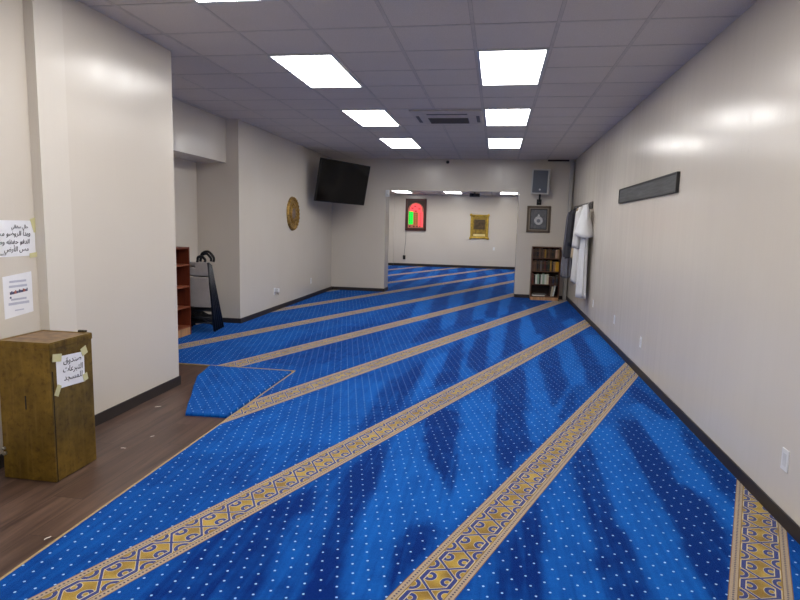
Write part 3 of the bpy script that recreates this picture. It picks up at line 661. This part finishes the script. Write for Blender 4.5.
b = MB(); b.box((-.22, -.03, -.35), (.22, -.02, -.27), .004); b.build('plaque', mat('pale_gold', (232, 214, 150), .3, .3), gp)
pj = thing('projector', (-.80, 20.0, 2.70), 'small dark projector under the far room ceiling', 'projector')
b = MB(); b.box((-.17, -.15, -.16), (.17, .15, -.05), .01); b.build('housing', mat('projector_dark', (44, 42, 44), .5), pj)
b = MB(); b.cyl((0, 0, -.05), (0, 0, 0), .02); b.build('ceiling_mount', BLK, pj); b = MB(); b.cyl((-.07, -.16, -.105), (-.07, -.15, -.105), .03); b.build('lens', mat('lens_glass', (30, 34, 40), .1), pj)

# ------------------------------------------------------------------ right wall: board, coat rack, robes
wb = thing('wall_board', (XR, 6.78, 1.97), 'long weathered dark grey wooden board fixed on the right wall', 'board')
GW = mat('weathered_grey_wood', (70, 70, 70), .65, var=.35, scale=3, stretch=(8, 1, 14), bump=.3)
b = MB(); b.box((-.024, -1.23, -.083), (-.001, 1.23, .083), .003); b.build('plank', GW, wb)
DG = mat('dark_board_edge', (40, 38, 37), .6)
b = MB()
for s in (-1, 1): b.box((-.03, -1.235, s*.083-.008), (-.001, 1.235, s*.083+.008), .002); b.box((-.03, s*1.235-.01, -.09), (-.001, s*1.235+.01, .09), .002)
b.build('edge_moulding', DG, wb)
rk = thing('coat_rack', (XR, 11.42, 1.95), 'dark wooden coat rack on the right wall in the far corner', 'coat rack')
b = MB(); b.box((-.022, -1.18, -.06), (-.001, 1.18, .055), .003); b.build('rail', mat('dark_rack_wood', (62, 58, 56), .5, var=.25, scale=8), rk)
HK = mat('hook_metal', (150, 148, 145), .3, .9)
for i in range(7):
    y = -1.10+i*.36
    MB().tube([(-.022, y, .02), (-.05, y, .0), (-.072, y, -.03), (-.085, y, -.02), (-.09, y, .012)], .006).build('hook', HK, rk)

def robe(name, y, z_top, z_bot, wt, wb_, depth, m, label, cat, seed, sleeve=None, cape=False, lean=0., xc=.12):
    """a garment hanging from a hook, shoulders along the wall; folds run down it"""
    rr = random.Random(seed); H = z_top-z_bot
    o = thing(name, (XR-xc, y, z_bot), label, cat); n = 56
    ph = [rr.uniform(0, 6.28) for _ in range(5)]; fr = [9, 5, 14]
    rings = []
    for j in range(25):
        t = j/24                       # 0 top, 1 hem
        z = H*(1-t)+ (0.012*math.sin(9*t))
        sh = min(1, (t/.10))**.55 if t < .10 else 1
        a = (.035+(wt-.035)*sh)*(1-t)+ (.035+(wb_-.035)*sh)*t; a *= 1-.10*math.exp(-((t-.33)/.14)**2)
        dp = (.028+(depth*.55-.028)*sh)*(1-t)+depth*t*sh+.0
        ring = []
        for k in range(n):
            an = 2*math.pi*k/n
            f = 1+(.03+.20*t)*math.sin(fr[0]*an+ph[0]+1.2*t)+(.02+.10*t)*math.sin(fr[1]*an+ph[1]-2*t)+.05*t*math.sin(fr[2]*an+ph[2])
            ring.append((dp*math.sin(an)*f-lean*t*.3, a*math.cos(an)*(1+.4*(f-1))+lean*t, z+.02*t*math.sin(3*an+ph[3])))
        rings.append(ring)
    b = MB(); b.loft(rings); b.build('body', m, o)
    if sleeve:
        for s in (-1, 1):
            L, r0, r1, spread = sleeve
            S = []
            for j in range(9):
                t = j/8; cy = s*(wt*.72+spread*math.sin(t*1.3)); cz = H*(.935)-L*t; r = r0+(r1-r0)*t
                S.append([(-.02-.03*t+r*.75*math.sin(2*math.pi*k/20)*(1+.08*math.sin(5*k+seed)), cy+r*math.cos(2*math.pi*k/20), cz-.02*math.cos(2*math.pi*k/20)*s) for k in range(20)])
            q = MB(); q.loft(S); q.build('sleeve', m, o)
    if cape:
        S = []
        for j in range(9):
            t = j/8; S.append([((.04+.11*t)*math.sin(2*math.pi*k/40)*(1+.12*t*math.sin(4*2*math.pi*k/40))-.01, (.05+(wt+.09-.05)*t**.8)*math.cos(2*math.pi*k/40)-.03*t, H-.01-.50*t+.035*t*math.cos(2*math.pi*k/40)) for k in range(40)])
        q = MB(); q.loft(S); q.build('shoulder_cape', m, o)
    q = MB(); q.tube([(0.02, 0, H-.005), (.03, 0, H+.02), (.045, 0, H+.03)], .006); q.build('hanging_loop', m, o)
    return o
WH = mat('white_cotton', (216, 216, 216), .85, var=.04, scale=6); WH2 = mat('off_white_cotton', (204, 202, 200), .85, var=.05, scale=6)
BG = mat('beige_linen', (176, 156, 126), .85, var=.1); DJ = mat('charcoal_jacket_cloth', (52, 52, 58), .85, var=.15); GR = mat('grey_robe_cloth', (112, 112, 120), .85, var=.1)
robe('white_robe', 10.24, 1.95, .40, .20, .25, .07, WH, 'long white robe with a cape top, nearest the camera on the coat rack', 'robe', 3, cape=True, xc=.11)
robe('white_robe', 10.72, 1.93, .60, .19, .20, .085, WH2, 'off white robe with hanging sleeves just behind the caped white robe', 'robe', 5, sleeve=(.62, .055, .06, .04), xc=.135)
robe('beige_garment', 11.08, 1.92, 1.02, .12, .13, .08, BG, 'beige garment wedged between the white robes and the dark jacket', 'garment', 8, xc=.12)
robe('dark_jacket', 11.55, 1.90, 1.0, .17, .18, .12, DJ, 'charcoal jacket hanging on the coat rack behind the white robes', 'jacket', 9, sleeve=(.6, .05, .05, .03), xc=.165)
robe('grey_robe', 12.12, 1.88, .58, .19, .17, .10, GR, 'long grey robe hanging farthest along the coat rack in the corner', 'robe', 12, xc=.15)

# ------------------------------------------------------------------ bookcases
def wood(name, rgb, s=(2, 2, 14)):
    if name in MATS: return MATS[name]
    t = NT(name); p = t.pos()[0]; mp = t.n.new('ShaderNodeMapping'); t.link(p, mp.inputs[0]); mp.inputs['Scale'].default_value = (s[2], s[1]*7, s[0])
    n = t.noise(mp.outputs[0], 1.4, 5, .6); c = hexc(*rgb); a = tuple(q*1.3 for q in c[:3])+(1,); b2 = tuple(q*.65 for q in c[:3])+(1,)
    t.color(t.mix(t.mapr(n, .3, .7), b2, a)); t.set(Roughness=.45); MATS[name] = t.m; return t.m
WAL = wood('walnut_veneer', (88, 54, 34)); PLN = wood('raw_pine_plinth', (186, 140, 98)); CH = wood('cherry_veneer', (108, 48, 28))
bc = thing('bookcase', (1.055, 12.90, .012), 'short walnut bookcase full of books against the doorway wall by the coat rack', 'bookcase')
BW, BD, BH = .30, .165, 1.14
for s in (-1, 1): MB().box((s*(BW-.009)-.009, -BD, .0), (s*(BW-.009)+.009, BD, BH), .001).build('side_panel', WAL, bc)
MB().box((-BW+.018, -BD+.004, BH-.018), (BW-.018, BD, BH), .001).build('top', WAL, bc)
SZ = [.085, .345, .625, .905]
for z in SZ: MB().box((-BW+.018, -BD+.004, z-.018), (BW-.018, BD-.006, z), .001).build('shelf', WAL, bc)
MB().box((-BW+.018, BD-.006, 0), (BW-.018, BD, BH-.018)).build('back_panel', mat('dark_back', (58, 36, 26), .6), bc)
MB().box((-BW+.0, -BD-.006, 0), (BW-.02, -BD+.012, .066), .002).build('plinth', PLN, bc)

BCOL = {'dark brown': (58, 40, 30), 'brown': (92, 64, 44), 'black': (28, 26, 26), 'maroon': (78, 28, 26), 'dark green': (36, 48, 38), 'tan': (150, 118, 86), 'pink beige': (186, 150, 128), 'yellow': (206, 154, 36), 'mustard': (160, 122, 40),
        'white': (206, 206, 198), 'pale green': (150, 172, 150), 'grey': (96, 92, 90), 'navy': (34, 38, 60), 'cream': (204, 192, 164), 'dark red': (96, 36, 30)}
GLT = mat('gilt_lettering', (126, 98, 54), .4, .5); PG = mat('page_cream', (214, 204, 180), .8)
def book(w, d, h, colr, band=True):
    b = MB(); r = w*.5
    # pages
    b.mi = 1; b.box((-w/2+.0025, -d/2+.006, .003), (w/2-.0025, d/2-.003, h-.003))
    b.mi = 0; b.box((-w/2, -d/2+.004, 0), (-w/2+.0025, d/2, h)); b.box((w/2-.0025, -d/2+.004, 0), (w/2, d/2, h))
    n = 6; ring0 = [(-w/2+w*k/n, -d/2+.006-.007*math.sin(math.pi*k/n)) for k in range(n+1)]; ring = ring0+[(w/2, -d/2+.008), (-w/2, -d/2+.008)]
    b.loft([[(x, y, z) for x, y in ring] for z in (0, h)], sm=False)
    if band:
        b.mi = 2
        for z in (h*.14, h*.7, h*.82): b.box((-w/2+.003, -d/2-.0018, z), (w/2-.003, -d/2+.002, z+h*.025))
    bmesh.ops.recalc_face_normals(b.bm, faces=b.bm.faces[:])
    me = bpy.data.meshes.new('book'); b.bm.to_mesh(me); b.bm.free()
    for m in (mat('book_'+colr.replace(' ', '_'), BCOL[colr], .5, var=.15), PG, GLT): me.materials.append(m)
    return me
BK = {}
ORD = ['first', 'second', 'third', 'fourth', 'fifth', 'sixth', 'seventh', 'eighth', 'ninth', 'tenth', 'eleventh', 'twelfth', 'thirteenth', 'fourteenth', 'fifteenth']
rows = [
 (SZ[3], .2, ['dark brown', 'dark brown', 'black', 'brown', 'dark brown', 'brown', 'mustard', 'dark brown', 'brown', 'dark brown', 'black', 'dark brown', 'pink beige', 'tan'], 'top shelf'),
 (SZ[2], .235, ['brown', 'brown', 'black', 'dark brown', 'grey', 'dark brown', 'maroon', 'black', 'dark green', 'mustard', 'black', 'tan', 'yellow', 'yellow'], 'second shelf'),
 (SZ[1], .225, ['dark red', 'black', 'white', 'pale green', 'dark green', 'white', 'pale green', 'white', 'cream', 'maroon', 'dark brown', 'navy', 'dark brown', 'black'], 'third shelf'),
]
for z, hmax, cs, nm in rows:
    x = .765+.012; tot = .546; ws = [R.uniform(.030, .042) for _ in cs]; k = tot/sum(ws)
    for i, (c, w) in enumerate(zip(cs, ws)):
        w *= k; h = hmax*R.uniform(.86, 1.0)
        if nm == 'third shelf' and c in ('maroon', 'dark brown', 'navy') and i > 8: h = hmax*.72
        me = book(w-.0015, .17, h, c, c not in ('white', 'pale green', 'cream', 'yellow'))
        o = bpy.data.objects.new('book', me); COL.objects.link(o); o.location = (x+w/2, 12.84+R.uniform(-.012, .008), z+.0125)
        tag(o, '%s upright book on the %s of the small bookcase, %s from the left' % (c, nm, ORD[i]), 'book', 'books on the '+nm); x += w
for i, (x, c, h, an, nm) in enumerate([(.80+.36, 'dark brown', .22, .10, 'leaning dark brown book on the bottom shelf left of the white ones'), (1.235, 'white', .235, .16, 'tall white book leaning on the bottom shelf'), (1.195, 'cream', .215, .14, 'cream book leaning beside the tall white one on the bottom shelf')]):
    o = bpy.data.objects.new('book', book(.03, .17, h, c, False)); COL.objects.link(o); o.location = (x, 12.84, SZ[0]+.016); o.rotation_euler = (0, an, 0); tag(o, nm, 'book', 'books on the bottom shelf')
for i, c in enumerate(['white', 'grey']):
    me = book(.022, .2, .26, c, False); o = bpy.data.objects.new('book', me); COL.objects.link(o); o.rotation_euler = (0, math.pi/2, 0); o.location = (.80+.02*i, 12.86, SZ[0]+.024+.023*i)
    tag(o, ['white book lying flat at the bottom left of the small bookcase', 'grey book lying flat on the white one at the bottom left'][i], 'book', 'books on the bottom shelf')

# left bookcase, open side facing the room
lb = thing('bookcase', (-4.205, 6.80, .012), 'cherry wood open bookcase in the left alcove, half hidden by the wall end', 'bookcase')
LW, LD, LH = .385, .195, 1.17
for s in (-1, 1): MB().box((-LD, s*(LW-.01)-.01, 0), (LD, s*(LW-.01)+.01, LH), .001).build('side_panel', CH, lb)
MB().box((-LD, -LW+.02, LH-.02), (LD-.004, LW-.02, LH), .001).build('top', CH, lb)
for z in (.12, .385, .66, .945): MB().box((-LD+.006, -LW+.02, z-.02), (LD-.004, LW-.02, z), .001).build('shelf', wood('cherry_shelf', (140, 76, 50)), lb)
MB().box((-LD, -LW+.02, 0), (-LD+.006, LW-.02, LH-.02)).build('back_panel', CH, lb)
MB().box((LD-.02, -LW+.02, 0), (LD-.002, LW-.02, .098), .002).build('plinth', PLN, lb)

# ------------------------------------------------------------------ folded chairs leaning on the bookcase side
GC = mat('grey_chair_plastic', (186, 181, 174), .5, var=.06); BF = mat('black_chair_frame', (26, 28, 36), .45)
def folding_chair():
    """local: x across, z up the folded chair, y thickness; feet at z=0"""
    o = thing('folding_chair', (0, 0, 0), '', 'chair', 'folded grey chairs leaning in the alcove'); w = .225
    b = MB(); hs_ = []   # backrest with hand slot built from four pieces around the opening
    b.box((-w, -.012, .80), (w, .006, .90), .004); b.box((-w, -.012, .94), (w, .006, .985), .008); b.box((-w, -.012, .895), (-.05, .006, .945), .002); b.box((.05, -.012, .895), (w, .006, .945), .002)
    b.build('backrest', GC, o)
    b = MB(); b.box((-w+.01, -.018, .36), (w-.01, .002, .775), .008); b.build('seat', GC, o)
    for s in (-1, 1):
        b = MB(); b.tube([(s*(w+.008), 0, .98), (s*(w+.008), 0, .5), (s*(w+.008), .004, .012)], .016, 8); b.build('front_leg', BF, o)
        b = MB(); b.tube([(s*(w-.012), .014, .70), (s*(w-.012), .018, .012)], .014, 8); b.build('rear_leg', BF, o)
    b = MB(); b.tube([(-w-.008, .004, .20), (w+.008, .004, .20)], .009); b.tube([(-w+.012, .018, .12), (w-.012, .018, .12)], .012); b.tube([(-w+.012, .018, .30), (w-.012, .018, .30)], .012); b.tube([(-w+.012, .018, .33), (w-.012, .018, .09)], .010); b.build('crossbar', BF, o)
    return o
fc = None; desc = ['front folded chair leaning on the cherry bookcase, its grey seat and slotted back showing', 'folded chair second in the leaning stack, only its black side rails showing', 'folded chair third in the leaning stack, only its black side rails showing', 'folded chair fourth in the leaning stack, only its black side rails showing', 'rearmost folded chair of the leaning stack by the alcove corner']
for i in range(5):
    if fc is None: fc = folding_chair(); o = fc
    else: o = copy_tree(fc)
    o['label'] = desc[i]; foot = 7.40+i*.085; top = 7.235+i*.036
    ang = math.atan2(foot-top, 1.0)
    o.location = (-4.01-.012*i, foot, .012); o.rotation_euler = (ang, 0, 0)
cl = MB()
for k, (r, dz, dy, a0, a1) in enumerate([(.095, 0.01, 0, -.3, 3.4), (.075, -.0, .03, -.2, 3.4), (.055, -.01, -.03, -.2, 3.4)]):
    cl.tube([(r*math.cos(a0+(a1-a0)*i/16)-k*.035, dy+.01*math.sin(i), dz+r*1.1*math.sin(a0+(a1-a0)*i/16)) for i in range(17)], .017, 8)
o = cl.build('cable_loop', BLK); o.location = (-3.80, 7.255, 1.012); tag(o, 'black curved loops of cable resting on top of the folded chairs', 'cable')

# lint and paper scraps on the wood floor
SCM = mat('scrap_white', (206, 198, 190), .8)
for x, y, nm, a, L in [(-2.42, 3.42, 'tiny white scrap on the wood floor nearest the camera beyond the box', .3, .035), (-2.36, 3.66, 'tiny pale scrap on the wood floor between the box and the carpet offcut', 1.2, .03), (-2.70, 4.28, 'tiny pale scrap on the wood floor close to the wall end', .8, .05), (-2.07, 2.33, 'thin white thread on the wood floor beside the carpet edge', 1.4, .035)]:
    q = MB(); n = 5
    q.loft([[(L*(i/n-.5), -.004*math.sin(math.pi*(i+.3)/(n+.6))+.004*math.sin(i), .0005), (L*(i/n-.5), .004*math.sin(math.pi*(i+.3)/(n+.6))+.004*math.sin(i), .0005), (L*(i/n-.5), .004*math.sin(i), .003)] for i in range(n+1)], sm=False)
    o = q.build('paper_scrap', SCM); o.location = (x, y, 0); o.rotation_euler.z = a; tag(o, nm, 'scrap')

# ------------------------------------------------------------------ camera, world
cd = bpy.data.cameras.new('camera'); cam = bpy.data.objects.new('camera', cd); COL.objects.link(cam)
r = Vector((0.98622463, 0.16367545, 0.02390237)); u = Vector((-0.04419641, 0.12149542, 0.99160755)); f = Vector((-0.15939779, 0.97900419, -0.12705565))
cam.matrix_world = Matrix.Translation((0, 0, HF)) @ Matrix((r, u, -f)).transposed().to_4x4()
cd.sensor_width = 36; cd.lens = 26.2377; cd.clip_start = .05; SC.camera = cam
wd = bpy.data.worlds.new('world'); SC.world = wd; wd.use_nodes = True; wd.node_tree.nodes['Background'].inputs[0].default_value = (.5, .5, .5, 1); wd.node_tree.nodes['Background'].inputs[1].default_value = .0
SC.view_settings.view_transform = 'Standard'; SC.view_settings.look = 'None'; SC.view_settings.gamma = 1; SC.view_settings.exposure = EXPO
SC.cycles.use_denoising = True; SC.cycles.max_bounces = 10; SC.cycles.diffuse_bounces = 6; SC.cycles.sample_clamp_indirect = 8
